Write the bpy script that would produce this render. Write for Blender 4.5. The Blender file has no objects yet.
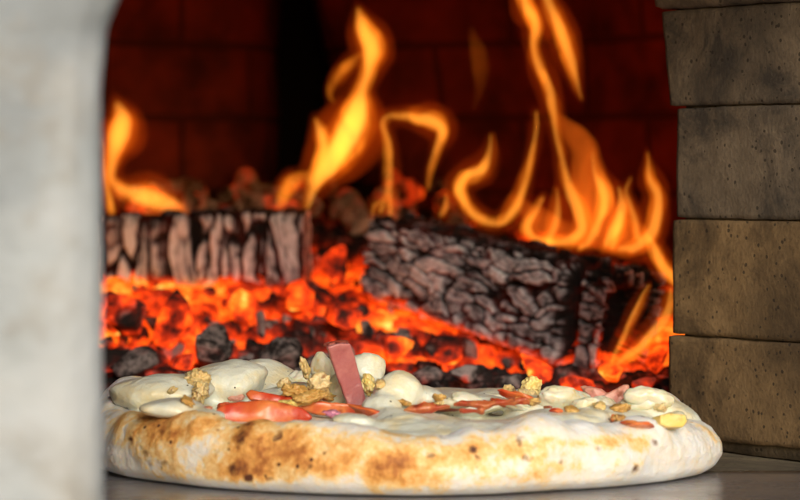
import bpy, bmesh, math, random
import numpy as np
from mathutils import Vector, Matrix, Euler
random.seed(7); rng = np.random.default_rng(7)
S = bpy.context.scene
C = S.collection
R_ = math.radians

# ------------------------------------------------------------------ camera
FPX = 2857.0; PITCH = R_(1.76); CAM = np.array([0.0, -1.5, 0.158])
cd = bpy.data.cameras.new('camera'); cam = bpy.data.objects.new('camera', cd); C.objects.link(cam)
cam.location = CAM; cam.rotation_euler = (R_(90) - PITCH, 0, 0)
cd.sensor_width = 36; cd.lens = FPX * 36 / 800; cd.clip_start = 0.05; cd.clip_end = 200
cd.dof.use_dof = True; cd.dof.focus_distance = 1.53; cd.dof.aperture_fstop = 10.5
S.camera = cam

def P(px, py, D):
    """photograph position at distance D -> a real point in the oven"""
    a = (px - 400) / FPX * D; b = (250 - py) / FPX * D
    return np.array([a, CAM[1] + D * math.cos(PITCH) + b * math.sin(PITCH), CAM[2] - D * math.sin(PITCH) + b * math.cos(PITCH)])

# ------------------------------------------------------------------ noise
def _h(i, j, k, s):
    n = (i * 374761393 + j * 668265263 + k * 2147483647 + s * 1274126177) & 0xffffffff
    n = ((n ^ (n >> 13)) * 1274126177) & 0xffffffff
    n = ((n ^ (n >> 16)) * 2246822519) & 0xffffffff
    return ((n ^ (n >> 15)) & 0xffffff) / float(0xffffff)
def vnoise(p, s=0):
    p = np.asarray(p, float); f = np.floor(p); i = f.astype(np.int64); t = p - f; t = t * t * t * (t * (t * 6 - 15) + 10)
    out = 0
    for a in (0, 1):
        for b in (0, 1):
            for c in (0, 1):
                w = (t[..., 0] if a else 1 - t[..., 0]) * (t[..., 1] if b else 1 - t[..., 1]) * (t[..., 2] if c else 1 - t[..., 2])
                out = out + w * _h(i[..., 0] + a, i[..., 1] + b, i[..., 2] + c, s)
    return out * 2 - 1
def fbm(p, s=0, o=4, g=0.5):
    p = np.asarray(p, float); r = 0; a = 1; t = 0
    for k in range(o):
        r = r + a * vnoise(p * (2 ** k) + 17.3 * k, s + k); t += a; a *= g
    return r / t
def worley(p, s=0, jit=0.9):
    """F1, F2 and a random id of the nearest cell"""
    p = np.asarray(p, float); f = np.floor(p).astype(np.int64)
    F1 = np.full(p.shape[:-1], 9.0); F2 = F1.copy(); ID = F1 * 0
    for a in (-1, 0, 1):
        for b in (-1, 0, 1):
            for c in (-1, 0, 1):
                ci, cj, ck = f[..., 0] + a, f[..., 1] + b, f[..., 2] + c
                q = np.stack([ci + .5 + jit * (_h(ci, cj, ck, s) - .5), cj + .5 + jit * (_h(ci, cj, ck, s + 1) - .5), ck + .5 + jit * (_h(ci, cj, ck, s + 2) - .5)], -1)
                d = np.sqrt(((p - q) ** 2).sum(-1)); idn = _h(ci, cj, ck, s + 3)
                n1 = d < F1
                F2 = np.where(n1, F1, np.minimum(F2, d)); ID = np.where(n1, idn, ID); F1 = np.where(n1, d, F1)
    return F1, F2, ID
def sstep(a, b, x):
    t = np.clip((x - a) / (b - a), 0, 1); return t * t * (3 - 2 * t)

# ------------------------------------------------------------------ object helpers
def link(name, me, mat, parent=None, smooth=True):
    o = bpy.data.objects.new(name, me); C.objects.link(o)
    if mat: me.materials.append(mat)
    if smooth: me.polygons.foreach_set('use_smooth', [True] * len(me.polygons))
    if parent: o.parent = parent
    return o
def tag(o, label=None, cat=None, group=None, kind=None):
    for k, v in (('label', label), ('category', cat), ('group', group), ('kind', kind)):
        if v: o[k] = v
    return o
def empty(name, loc, label, cat, group=None):
    o = bpy.data.objects.new(name, None); C.objects.link(o); o.location = loc; o.empty_display_size = .02
    return tag(o, label, cat, group)
def mesh(name, V, F):
    me = bpy.data.meshes.new(name); me.from_pydata([tuple(map(float, v)) for v in V], [], [tuple(map(int, f)) for f in F]); me.update(); return me
def grid_faces(n, m, wrap=False):
    i, j = np.meshgrid(np.arange(n if wrap else n - 1), np.arange(m - 1), indexing='ij')
    i2 = (i + 1) % n
    return np.stack([i * m + j, i2 * m + j, i2 * m + j + 1, i * m + j + 1], -1).reshape(-1, 4)
def attr(me, name, val):
    a = me.attributes.new(name, 'FLOAT', 'POINT'); a.data.foreach_set('value', np.asarray(val, np.float32).ravel())
def coords(me):
    v = np.empty(len(me.vertices) * 3, np.float32); me.vertices.foreach_get('co', v); return v.reshape(-1, 3).astype(float)
def normals(me):
    v = np.empty(len(me.vertices) * 3, np.float32); me.vertices.foreach_get('normal', v); return v.reshape(-1, 3).astype(float)
def setco(me, v):
    me.vertices.foreach_set('co', np.asarray(v, np.float32).ravel()); me.update()
def local(me, org):
    setco(me, coords(me) - np.asarray(org))
def ico(sub):
    bm = bmesh.new(); bmesh.ops.create_icosphere(bm, subdivisions=sub, radius=1); me = bpy.data.meshes.new('shape'); bm.to_mesh(me); bm.free(); return me
def tomesh(bm, name='shape'):
    me = bpy.data.meshes.new(name); bm.to_mesh(me); bm.free(); return me

# ------------------------------------------------------------------ material helpers
class M:
    def __init__(s, name):
        s.m = bpy.data.materials.new(name); s.m.use_nodes = True; s.t = s.m.node_tree; s.t.nodes.clear()
        s.out = s.n('ShaderNodeOutputMaterial')
    def n(s, typ, **kw):
        nd = s.t.nodes.new(typ)
        for k, v in kw.items(): setattr(nd, k, v)
        return nd
    def l(s, a, b): s.t.links.new(a, b)
    def inp(s, nd, key, v):
        if hasattr(v, 'is_output') or isinstance(v, bpy.types.NodeSocket): s.l(v, nd.inputs[key])
        else: nd.inputs[key].default_value = v
    def pos(s, scale=(1, 1, 1), obj=False, rot=(0, 0, 0)):
        c = s.n('ShaderNodeTexCoord').outputs['Object'] if obj else s.n('ShaderNodeNewGeometry').outputs['Position']
        mp = s.n('ShaderNodeMapping'); mp.inputs['Scale'].default_value = scale; mp.inputs['Rotation'].default_value = rot; s.l(c, mp.inputs['Vector']); return mp.outputs[0]
    def noise(s, vec, scale, detail=4, rough=.55, dist=0):
        nd = s.n('ShaderNodeTexNoise'); s.l(vec, nd.inputs['Vector']); nd.inputs['Scale'].default_value = scale
        nd.inputs['Detail'].default_value = detail; nd.inputs['Roughness'].default_value = rough; nd.inputs['Distortion'].default_value = dist
        return nd.outputs['Fac']
    def vor(s, vec, scale, feature='F1', out='Distance'):
        nd = s.n('ShaderNodeTexVoronoi', feature=feature); s.l(vec, nd.inputs['Vector']); nd.inputs['Scale'].default_value = scale; return nd.outputs[out]
    def ramp(s, fac, stops, interp='LINEAR'):
        nd = s.n('ShaderNodeValToRGB'); cr = nd.color_ramp; cr.interpolation = interp
        cr.elements.remove(cr.elements[1]); cr.elements[0].position = stops[0][0]
        for k_, (p, c) in enumerate(stops):
            e = cr.elements[0] if k_ == 0 else cr.elements.new(p)
            e.color = (c, c, c, 1) if isinstance(c, (int, float)) else (*c, 1)
        s.l(fac, nd.inputs['Fac']); return nd.outputs['Color']
    def mix(s, fac, a, b, mode='MIX'):
        nd = s.n('ShaderNodeMix', data_type='RGBA', blend_type=mode)
        for i, v in ((0, fac), (6, a), (7, b)):
            if isinstance(v, bpy.types.NodeSocket): s.l(v, nd.inputs[i])
            else: nd.inputs[i].default_value = v if i == 0 else (*v, 1)
        return nd.outputs[2]
    def math(s, op, a, b=0.0, clamp=False):
        nd = s.n('ShaderNodeMath', operation=op, use_clamp=clamp)
        s.inp(nd, 0, a); s.inp(nd, 1, b); return nd.outputs[0]
    def attr(s, name): return s.n('ShaderNodeAttribute', attribute_name=name).outputs['Fac']
    def bump(s, h, strength=.5, dist=.001, normal=None):
        nd = s.n('ShaderNodeBump'); nd.inputs['Strength'].default_value = strength; nd.inputs['Distance'].default_value = dist
        s.l(h, nd.inputs['Height'])
        if normal: s.l(normal, nd.inputs['Normal'])
        return nd.outputs[0]
    def bsdf(s, color, rough=.6, normal=None, **kw):
        b = s.n('ShaderNodeBsdfPrincipled')
        if isinstance(color, bpy.types.NodeSocket): s.l(color, b.inputs['Base Color'])
        else: b.inputs['Base Color'].default_value = (*color, 1)
        s.inp(b, 'Roughness', rough)
        if normal: s.l(normal, b.inputs['Normal'])
        for k, v in kw.items():
            k = k.replace('_', ' ')
            if isinstance(v, tuple) and len(v) == 3 and 'Color' in k: v = (*v, 1)
            s.inp(b, k, v)
        s.l(b.outputs[0], s.out.inputs['Surface']); return b

# ------------------------------------------------------------------ materials
def mat_dough():
    m = M('baked dough'); p = m.pos(); br = m.attr('brown'); ch = m.attr('char')
    n1 = m.noise(p, 90, 5, .6); n2 = m.noise(p, 330, 4, .6); n3 = m.noise(p, 900, 3, .5)
    f = m.math('ADD', br, m.math('MULTIPLY', m.math('SUBTRACT', n1, .5), 1.0))
    f = m.math('ADD', f, m.math('MULTIPLY', m.math('SUBTRACT', n2, .5), .55), True)
    col = m.ramp(f, [(0.0, (.70, .73, .76)), (.27, (.72, .68, .60)), (.42, (.80, .58, .28)), (.62, (.70, .36, .10)), (.82, (.42, .16, .04)), (1, (.17, .055, .022))])
    c2 = m.math('ADD', ch, m.math('MULTIPLY', m.math('SUBTRACT', n2, .5), .7), True)
    c2 = m.ramp(c2, [(.28, 0.0), (.72, 1.0)])
    col = m.mix(c2, col, (.09, .028, .014))
    h = m.math('ADD', m.math('MULTIPLY', n2, .8), m.math('MULTIPLY', n3, .35)); h = m.math('ADD', h, n1)
    m.bsdf(col, .62, m.bump(h, .6, .0012), Subsurface_Weight=.3, Subsurface_Radius=(.006, .003, .0015), Subsurface_Scale=1.0, Specular_IOR_Level=.35)
    return m.m
def mat_cheese(name, base=(.70, .74, .66), tint=(.74, .64, .38), amt=.8, rough=.28, sss=.35, speck=True):
    m = M(name); p = m.pos(); n1 = m.noise(p, 55, 4, .55, .6); n2 = m.noise(p, 260, 3); n3 = m.noise(p, 700, 2)
    f = m.ramp(m.math('ADD', n1, m.math('MULTIPLY', n2, .25)), [(.56, 0.0), (.80, amt)])
    col = m.mix(f, base, tint)
    if speck:
        v = m.vor(m.pos(), 210); g = m.noise(p, 120, 1)
        k = m.math('MULTIPLY', m.math('LESS_THAN', v, .13), m.math('GREATER_THAN', g, .57))
        col = m.mix(k, col, (.05, .045, .03))
    h = m.math('ADD', m.math('MULTIPLY', n2, .8), m.math('MULTIPLY', n3, .2))
    m.bsdf(col, rough, m.bump(h, .55, .0016), Subsurface_Weight=sss, Subsurface_Radius=(.006, .005, .003), Subsurface_Scale=1.0)
    return m.m
def mat_food(name, a, b, dark=None, scale=120, rough=.35, sss=.2, bump=.5, lo=.4, hi=.65):
    m = M(name); p = m.pos(); n1 = m.noise(p, scale, 5, .6, .5); n2 = m.noise(p, scale * 4, 3)
    col = m.mix(m.ramp(n1, [(lo, 0.0), (hi, 1.0)]), a, b)
    if dark: col = m.mix(m.ramp(m.noise(p, scale * 1.7, 5, .6), [(.58, 0.0), (.70, 1.0)]), col, dark)
    m.bsdf(col, rough, m.bump(m.math('ADD', n1, m.math('MULTIPLY', n2, .4)), bump, .001), Subsurface_Weight=sss, Subsurface_Radius=(.005, .002, .001), Subsurface_Scale=1.0)
    return m.m
HEAT = [(0.0, (0, 0, 0)), (.22, (.03, .0012, 0)), (.42, (.30, .012, .001)), (.6, (.88, .05, .003)), (.78, (1.0, .15, .008)), (.92, (1.0, .34, .035)), (1, (1.0, .62, .12))]
def mat_ember(name, ashc=(.20, .175, .175), charc=(.018, .014, .014), strength=1.2, scale=42, ash_lo=.42):
    """charcoal: black char, pale ash on it, and glowing where the 'heat' attribute says it is hot"""
    m = M(name); p = m.pos(); ht = m.attr('hotness')
    n1 = m.noise(p, scale, 5, .62, .4); n2 = m.noise(p, scale * 4.5, 4, .6); n0 = m.noise(p, scale * .3, 3)
    v = m.vor(m.pos((1, 1, 1.2)), scale * 1.6, 'DISTANCE_TO_EDGE')
    f = m.math('ADD', ht, m.math('MULTIPLY', m.math('SUBTRACT', n1, .5), 1.3))
    f = m.math('ADD', f, m.math('MULTIPLY', m.math('SUBTRACT', n2, .5), .5))
    f = m.math('ADD', f, m.math('MULTIPLY', m.math('SUBTRACT', n0, .5), .8))
    f = m.math('ADD', f, m.math('MULTIPLY', m.math('SUBTRACT', .1, v, True), .3), True)
    em = m.ramp(f, HEAT)
    col = m.mix(m.ramp(m.math('ADD', n1, m.math('MULTIPLY', m.math('SUBTRACT', n2, .5), .6)), [(ash_lo, 0.0), (ash_lo + .2, 1.0)]), charc, ashc)
    col = m.mix(m.ramp(f, [(.3, 0.0), (.6, .85)]), col, (.03, .012, .01))
    m.bsdf(col, .9, m.bump(m.math('ADD', n1, m.math('MULTIPLY', n2, .5)), .9, .004), Emission_Color=em, Emission_Strength=strength, Specular_IOR_Level=.2)
    return m.m
def mat_log():
    m = M('charred wood'); p = m.pos(obj=True); ash = m.attr('ash'); ht = m.attr('hotness')
    n1 = m.noise(p, 120, 5, .65); n2 = m.noise(m.pos((1, 1, 1), True), 420, 4, .6); n0 = m.noise(p, 35, 3)
    f = m.math('ADD', ash, m.math('MULTIPLY', m.math('SUBTRACT', n1, .5), 1.0), True)
    col = m.ramp(f, [(0, (.006, .005, .006)), (.3, (.022, .018, .02)), (.48, (.13, .135, .16)), (.72, (.36, .375, .43)), (1, (.66, .70, .78))])
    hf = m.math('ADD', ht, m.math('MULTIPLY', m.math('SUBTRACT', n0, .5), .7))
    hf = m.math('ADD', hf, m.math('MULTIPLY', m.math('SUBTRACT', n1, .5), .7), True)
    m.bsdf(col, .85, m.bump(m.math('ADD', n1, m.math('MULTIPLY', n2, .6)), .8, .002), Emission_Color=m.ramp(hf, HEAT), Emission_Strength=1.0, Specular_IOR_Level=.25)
    m.m.cycles.emission_sampling = 'NONE'
    return m.m
def mat_brick(name, a, b, c, rough=.9, pit=True, warm=None):
    m = M(name); p = m.pos(); n0 = m.noise(p, 9, 4, .6); n1 = m.noise(p, 55, 6, .65); n2 = m.noise(p, 380, 4, .6)
    v = m.vor(p, 190)
    pits = m.math('MULTIPLY', m.math('LESS_THAN', m.math('ADD', v, m.math('MULTIPLY', m.math('SUBTRACT', n2, .5), .35)), .2), m.math('GREATER_THAN', n1, .47))
    col = m.mix(m.ramp(n1, [(.38, 0.0), (.66, 1.0)]), a, b)
    col = m.mix(m.ramp(m.noise(p, 24, 6, .7, .6), [(.44, 0.0), (.64, .85)]), col, c)
    col = m.mix(m.ramp(n0, [(.45, 0.0), (.62, .55)]), col, c)
    col = m.mix(m.math('MULTIPLY', m.ramp(n2, [(.5, 0.0), (.75, .55)]), .8), col, c)
    if pit: col = m.mix(m.math('MULTIPLY', pits, .75), col, (.02, .016, .012))
    h = m.math('ADD', n1, m.math('MULTIPLY', n2, .7)); h = m.math('SUBTRACT', h, m.math('MULTIPLY', pits, .8))
    m.bsdf(col, rough, m.bump(h, .5, .0015), Specular_IOR_Level=.3)
    return m.m
def mat_backwall():
    m = M('sooty red firebrick'); p = m.pos((1, 1, 1)); g = m.n('ShaderNodeNewGeometry')
    sx = m.n('ShaderNodeSeparateXYZ'); m.l(m.n('ShaderNodeTexCoord').outputs['UV'], sx.inputs[0])
    cb = m.n('ShaderNodeCombineXYZ'); m.l(sx.outputs[0], cb.inputs[0]); m.l(sx.outputs[1], cb.inputs[1])
    bt = m.n('ShaderNodeTexBrick'); m.l(cb.outputs[0], bt.inputs['Vector'])
    bt.inputs['Scale'].default_value = 1; bt.inputs['Brick Width'].default_value = .16; bt.inputs['Row Height'].default_value = .066
    bt.inputs['Mortar Size'].default_value = .004; bt.inputs['Mortar Smooth'].default_value = .4
    bt.inputs['Color1'].default_value = (.46, .065, .028, 1); bt.inputs['Color2'].default_value = (.36, .050, .022, 1); bt.inputs['Mortar'].default_value = (.17, .026, .012, 1)
    n1 = m.noise(p, 14, 5, .6); n2 = m.noise(p, 90, 4)
    col = m.mix(m.ramp(n1, [(.34, 0.0), (.66, .95)]), bt.outputs['Color'], (.07, .016, .010))
    h = m.math('SUBTRACT', m.math('MULTIPLY', n2, .4), bt.outputs['Fac'])
    m.bsdf(col, .9, m.bump(h, .5, .003))
    return m.m
def mat_plaster():
    m = M('pale plastered stone'); p = m.pos(); n0 = m.noise(p, 11, 4, .55); n1 = m.noise(p, 38, 5, .6); n2 = m.noise(p, 260, 3)
    col = m.ramp(n0, [(.3, (.24, .275, .315)), (.5, (.365, .41, .455)), (.7, (.455, .47, .475))])
    col = m.mix(m.ramp(n1, [(.50, 0.0), (.66, .6)]), col, (.24, .225, .20))
    col = m.mix(m.ramp(m.noise(p, 17, 3, .5), [(.5, 0.0), (.7, .7)]), col, (.46, .50, .55))
    m.bsdf(col, .85, m.bump(m.math('ADD', n1, m.math('MULTIPLY', n2, .3)), .6, .003))
    return m.m
def mat_steel():
    m = M('worn grey steel'); p = m.pos(); n1 = m.noise(m.pos((.25, 1, 1)), 160, 5, .65); n0 = m.noise(p, 18, 4); n2 = m.noise(p, 500, 3)
    col = m.mix(m.ramp(n0, [(.35, 0.0), (.7, 1.0)]), (.42, .43, .48), (.27, .25, .26))
    col = m.mix(m.ramp(n1, [(.58, 0.0), (.75, .6)]), col, (.46, .45, .46))
    r = m.ramp(m.math('ADD', n0, m.math('MULTIPLY', m.math('SUBTRACT', n1, .5), .6)), [(.3, .14), (.75, .36)])
    m.bsdf(col, r, m.bump(m.math('ADD', n1, m.math('MULTIPLY', n2, .3)), .22, .0006), Metallic=.75)
    return m.m
def mat_flame(name, strength, col=(1.0, .27, .018), noisy=True):
    m = M(name); e = m.n('ShaderNodeEmission'); e.inputs['Color'].default_value = (*col, 1); e.inputs['Strength'].default_value = strength
    if noisy:
        n = m.noise(m.pos((1, 1, .35)), 55, 3, .55, 1.2)
        m.l(m.math('MULTIPLY', m.ramp(n, [(.3, .12), (.5, .65), (.72, 1.15)]), strength * 1.45), e.inputs['Strength'])
    m.l(e.outputs[0], m.out.inputs['Volume'])
    return m.m

DOUGH = mat_dough(); LOGM = mat_log()
CHEESE = mat_cheese('melted cheese'); CHEESE2 = mat_cheese('white melted cheese', (.83, .85, .76), (.80, .76, .55), .35, .2, .4, False)
EMBER = mat_ember('glowing embers', ash_lo=.56); COAL = mat_ember('ashy charcoal', (.24, .20, .20), strength=1.2, ash_lo=.40); COALB = mat_ember('dull coal behind', (.46, .36, .29), strength=.8, scale=40, ash_lo=.36)

# ------------------------------------------------------------------ the setting
def box_bm(x0, x1, y0, y1, z0, z1, bev=0, seg=2):
    bm = bmesh.new(); bmesh.ops.create_cube(bm, size=1)
    for v in bm.verts: v.co = Vector(((x0 + x1) / 2 + v.co.x * (x1 - x0), (y0 + y1) / 2 + v.co.y * (y1 - y0), (z0 + z1) / 2 + v.co.z * (z1 - z0)))
    if bev: bmesh.ops.bevel(bm, geom=bm.edges[:], offset=bev, segments=seg, profile=.5, affect='EDGES')
    return bm
def rough_block(x0, x1, y0, y1, z0, z1, bev, step, amp, seed, freq=30):
    """a box of small faces with rounded edges and an uneven surface"""
    nx, ny, nz = [max(2, int(round((b - a) / step))) for a, b in ((x0, x1), (y0, y1), (z0, z1))]
    bm = bmesh.new(); vs = {}
    def v(i, j, k):
        if (i, j, k) not in vs: vs[i, j, k] = bm.verts.new((x0 + (x1 - x0) * i / nx, y0 + (y1 - y0) * j / ny, z0 + (z1 - z0) * k / nz))
        return vs[i, j, k]
    for i in range(nx):
        for j in range(ny):
            for k, fl in ((0, 1), (nz, 0)):
                q = [v(i, j, k), v(i + 1, j, k), v(i + 1, j + 1, k), v(i, j + 1, k)]; bm.faces.new(q[::-1] if fl else q)
    for i in range(nx):
        for k in range(nz):
            for j, fl in ((0, 0), (ny, 1)):
                q = [v(i, j, k), v(i + 1, j, k), v(i + 1, j, k + 1), v(i, j, k + 1)]; bm.faces.new(q[::-1] if fl else q)
    for j in range(ny):
        for k in range(nz):
            for i, fl in ((0, 1), (nx, 0)):
                q = [v(i, j, k), v(i, j + 1, k), v(i, j + 1, k + 1), v(i, j, k + 1)]; bm.faces.new(q[::-1] if fl else q)
    me = tomesh(bm); c = coords(me); lo = np.array([x0, y0, z0]) + bev; hi = np.array([x1, y1, z1]) - bev
    inner = np.clip(c, lo, hi); d = c - inner; L = np.linalg.norm(d, axis=1, keepdims=True) + 1e-9
    c = inner + d / L * bev
    n = fbm(c * freq, seed, 4)[:, None]; n2 = fbm(c * freq * 4, seed + 9, 3)[:, None]
    c = c + d / L * (n * amp + n2 * amp * .4)
    setco(me, c); return me

floorm = mat_brick('oven floor stone', (.16, .13, .09), (.22, .19, .12), (.07, .06, .045))
fl = link('oven_floor', tomesh(box_bm(-.75, .75, -.033, 1.75, -.03, -.004, .002)), floorm, smooth=False); tag(fl, kind='structure')

# the steel shelf at the mouth
sh = rough_block(-.6, .6, -.42, -.036, -.012, 0, .0016, .02, .0000, 3)
shelf = link('steel_shelf', sh, mat_steel()); tag(shelf, 'grey steel landing shelf at the oven mouth under the pizza', 'shelf')

# the oven itself
oven = empty('pizza_oven', (0, .3, 0), 'wood fired brick pizza oven with its pale plastered mouth and sooty chamber', 'pizza oven')
def part(name, me, mat, parent=None, label=None, smooth=True):
    parent = parent or oven
    base = np.array(oven.location)
    local(me, base); o = link(name, me, mat, parent, smooth)
    if label: o['label'] = label
    return o
BR1 = mat_brick('smoked brick', (.125, .098, .070), (.19, .150, .108), (.034, .031, .029)); BR2 = mat_brick('tan firebrick', (.165, .110, .056), (.24, .160, .080), (.050, .034, .020))
MORT = mat_brick('sooty mortar', (.11, .088, .06), (.17, .135, .095), (.03, .026, .022))
# right jamb: bricks laid flat, inner faces turned a little towards the viewer
pa = P(677, 218, 1.62); pb = P(800, 222, 1.535)
ang = math.atan2(pb[1] - pa[1], pb[0] - pa[0])
jamb_r = part('jamb', rough_block(.004, .42, .0012, .16, -.004, .50, .003, .012, .0008, 2), MORT, label='sooty brick jamb on the right of the mouth')
rows = [(-.003, .060, 0), (.0625, .1265, -.002), (.129, .1885, .000), (.191, .2435, .000)]
Dj = 1.62; zof = lambda py: P(677, py, Dj)[2]
ys = [(437, 336, 672, 1), (334.2, 219.6, 675, 1), (217.8, 108.2, 678, 0), (106.5, 10.5, 672, 0)]
def xat(px): return P(px, 250, Dj)[0] - pa[0]
for k, (yb, yt, px, w) in enumerate(ys):
    x0 = xat(px) / math.cos(ang)
    me = rough_block(x0, x0 + .215, -.002, .105, zof(yb), zof(yt), .0014, .0030, .0007, 20 + k, 45)
    if k == 3:
        c = coords(me); t = (c[:, 2] - zof(yb)) / (zof(yt) - zof(yb)); c[:, 0] -= np.clip(t, 0, 1) * .008 * (1 - (c[:, 0] - x0) / .25); setco(me, c)
    c = coords(me); c[:, 2] -= (c[:, 0]) * (-.012 + .004 * k); setco(me, c)
    o = link('brick', me, BR2 if k < 2 else BR1, jamb_r)
me = rough_block(xat(648), xat(648) + .23, -.006, .10, zof(9.2), zof(-85), .004, .005, .0016, 31, 28); link('springer_brick', me, BR1, jamb_r)
jamb_r.location = Vector(pa) * Vector((1, 1, 0)) - Vector(oven.location); jamb_r.rotation_euler[2] = ang
for ch in jamb_r.children: pass
# undo the oven-local shift for the jamb mesh (it is placed by its own location)
local(jamb_r.data, -np.array(oven.location) * 1.0)

# left jamb: pale plaster, close to the viewer, splayed inwards
PL = mat_plaster()
def pillar():
    nz, na = 130, 90; V = []
    zs = np.linspace(-.06, .42, nz)
    # outline seen from above, front edge at Dp
    Dp = 1.0
    for z in zs:
        py = 250 - ((z - CAM[2]) * math.cos(PITCH) + Dp * math.sin(PITCH)) / Dp * FPX
        e = np.interp(py, [-700, -250, -60, 0, 12, 30, 60, 110, 200, 320, 500], [330, 225, 150, 122, 117, 109, 105.5, 103.5, 102, 101, 100])
        xe = (e - 400) / FPX * Dp
        y = CAM[1] + Dp
        pts = [(-.75, y - .02), (xe - .06, y - .02), (xe - .025, y - .018), (xe - .009, y - .012), (xe - .002, y - .004), (xe, y + .006), (xe - .003, y + .02), (xe - .02, y + .09), (xe - .05, y + .2), (xe - .07, y + .28), (xe - .30, y + .28), (-.75, y + .28)]
        pts = np.array(pts); s = np.r_[0, np.cumsum(np.hypot(*np.diff(pts, axis=0).T))]
        # denser sampling near the edge
        u = np.r_[np.linspace(0, s[1], 20)[:-1], np.linspace(s[1], s[7], 50)[:-1], np.linspace(s[7], s[-1], na - 68)]
        V.append(np.c_[np.interp(u, s, pts[:, 0]), np.interp(u, s, pts[:, 1]), np.full(len(u), z)])
    V = np.array(V); m = V.shape[1]; F = grid_faces(nz, m)
    # back closing face
    F = [tuple(f) for f in F] + [tuple(range(m)), tuple((nz - 1) * m + i for i in range(m))[::-1]] + [(i * m, (i + 1) * m, (i + 1) * m + m - 1, i * m + m - 1) for i in range(nz - 1)]
    V = V.reshape(-1, 3); V = V + fbm(V * 22, 5, 4)[:, None] * .0022 * np.array([1, 1, 0]) + fbm(V * 90, 8, 3)[:, None] * .0006
    return mesh('jamb', V, F)
part('jamb', pillar(), PL, label='pale grey plastered jamb on the left, nearest the viewer')

# chamber: back walls with a dark gap, side walls, vault
BW = mat_backwall()
def wall_strip(pts_top, pts_bot, nu, nv, thick, seed, uoff=0):
    """curved wall between two lines of points, with thickness"""
    pt, pb_ = np.array(pts_top, float), np.array(pts_bot, float)
    def rs(p, n):
        s = np.r_[0, np.cumsum(np.linalg.norm(np.diff(p, axis=0), axis=1))]; u = np.linspace(0, s[-1], n); return np.c_[[np.interp(u, s, p[:, i]) for i in range(3)]].T, u
    T, ut = rs(pt, nu); B, ub = rs(pb_, nu); v = np.linspace(0, 1, nv)[None, :, None]
    G = B[:, None] * (1 - v) + T[:, None] * v
    d = np.gradient(G, axis=0); nrm = np.stack([d[..., 1], -d[..., 0], d[..., 2] * 0], -1); nrm /= np.linalg.norm(nrm, axis=-1, keepdims=True)
    G1 = G + nrm * (fbm(G * 16, seed, 3)[..., None] * .004); G2 = G - nrm * thick
    V = np.concatenate([G1.reshape(-1, 3), G2.reshape(-1, 3)]); F = grid_faces(nu, nv).tolist(); n = nu * nv
    F += [[n + f[3], n + f[2], n + f[1], n + f[0]] for f in grid_faces(nu, nv).tolist()]
    idx = lambda i, j: i * nv + j
    for j in range(nv - 1):
        for i, s in ((0, 1), (nu - 1, -1)):
            q = [idx(i, j), idx(i, j + 1), n + idx(i, j + 1), n + idx(i, j)]; F.append(q[::s])
    for i in range(nu - 1):
        for j, s in ((0, -1), (nv - 1, 1)):
            q = [idx(i, j), idx(i + 1, j), n + idx(i + 1, j), n + idx(i, j)]; F.append(q[::s])
    me = mesh('back_wall', V, F); uv = me.uv_layers.new(name='UVMap')
    U = np.concatenate([(np.repeat(ub[:, None], nv, 1) + uoff).ravel()] * 2); W = V[:, 2]
    li = np.empty(len(me.loops), np.int32); me.loops.foreach_get('vertex_index', li)
    uv.data.foreach_set('uv', np.c_[U[li], W[li]].astype(np.float32).ravel())
    bmx = bmesh.new(); bmx.from_mesh(me); bmesh.ops.recalc_face_normals(bmx, faces=bmx.faces); bmx.to_mesh(me); bmx.free()
    return me
def g(px, D, z): return [(px - 400) / FPX * D, CAM[1] + D, z]
part('back_wall', wall_strip([g(-240, 2.1, .52), g(60, 2.50, .52), g(250, 2.62, .52), g(274, 2.66, .52), g(284, 2.78, .52)], [g(-240, 2.1, -.02), g(60, 2.50, -.02), g(232, 2.60, -.02), g(262, 2.66, -.02), g(276, 2.78, -.02)], 60, 50, .05, 40), BW, label='sooty dark back wall on the left of the black gap')
part('back_wall', wall_strip([g(262, 2.80, .52), g(272, 2.68, .52), g(300, 2.62, .52), g(400, 2.60, .52), g(560, 2.52, .52), g(700, 2.35, .52), g(830, 2.05, .52), g(860, 1.80, .52)],
                             [g(392, 2.80, -.02), g(404, 2.67, -.02), g(432, 2.61, -.02), g(450, 2.60, -.02), g(560, 2.52, -.02), g(700, 2.35, -.02), g(830, 2.05, -.02), g(860, 1.80, -.02)], 80, 50, .05, 41, .07), BW, label='red brick back wall curving round on the right')
part('rear_wall', tomesh(box_bm(-.62, .45, 1.36, 1.40, -.02, .56)), mat_brick('near_black', (.012, .009, .009), (.018, .012, .011), (.006, .005, .005)), smooth=False)  # near-black wall closing the gap between the two back walls
part('side_wall', tomesh(box_bm(-.68, -.62, -.20, 1.36, -.02, .56)), BW, smooth=False)
part('side_wall', tomesh(box_bm(.455, .53, .30, 1.38, -.02, .56)), BW, smooth=False)
def vault():
    V = []; n = 40
    for y in (-.215, 1.42):
        for r in (0, .05):
            for i in range(n):
                a = math.pi * i / (n - 1); V.append((-.07 - (.61 + r) * math.cos(a), y, .40 + (.17 + r) * math.sin(a)))
    F = []
    for i in range(n - 1):
        F += [(i, i + 1, 2 * n + i + 1, 2 * n + i), (n + i, 3 * n + i, 3 * n + i + 1, n + i + 1), (i, n + i, n + i + 1, i + 1), (2 * n + i, 2 * n + i + 1, 3 * n + i + 1, 3 * n + i)]
    F += [(0, 2 * n, 3 * n, n), (n - 1, 2 * n - 1, 4 * n - 1, 3 * n - 1)]
    return mesh('vault', V, F)
part('vault', vault(), BW)
# wall over the mouth and the outside face to the right of it
part('mouth_lintel', rough_block(-.62, .47, -.215, .02, .335, .60, .01, .03, .002, 50), PL)

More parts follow.
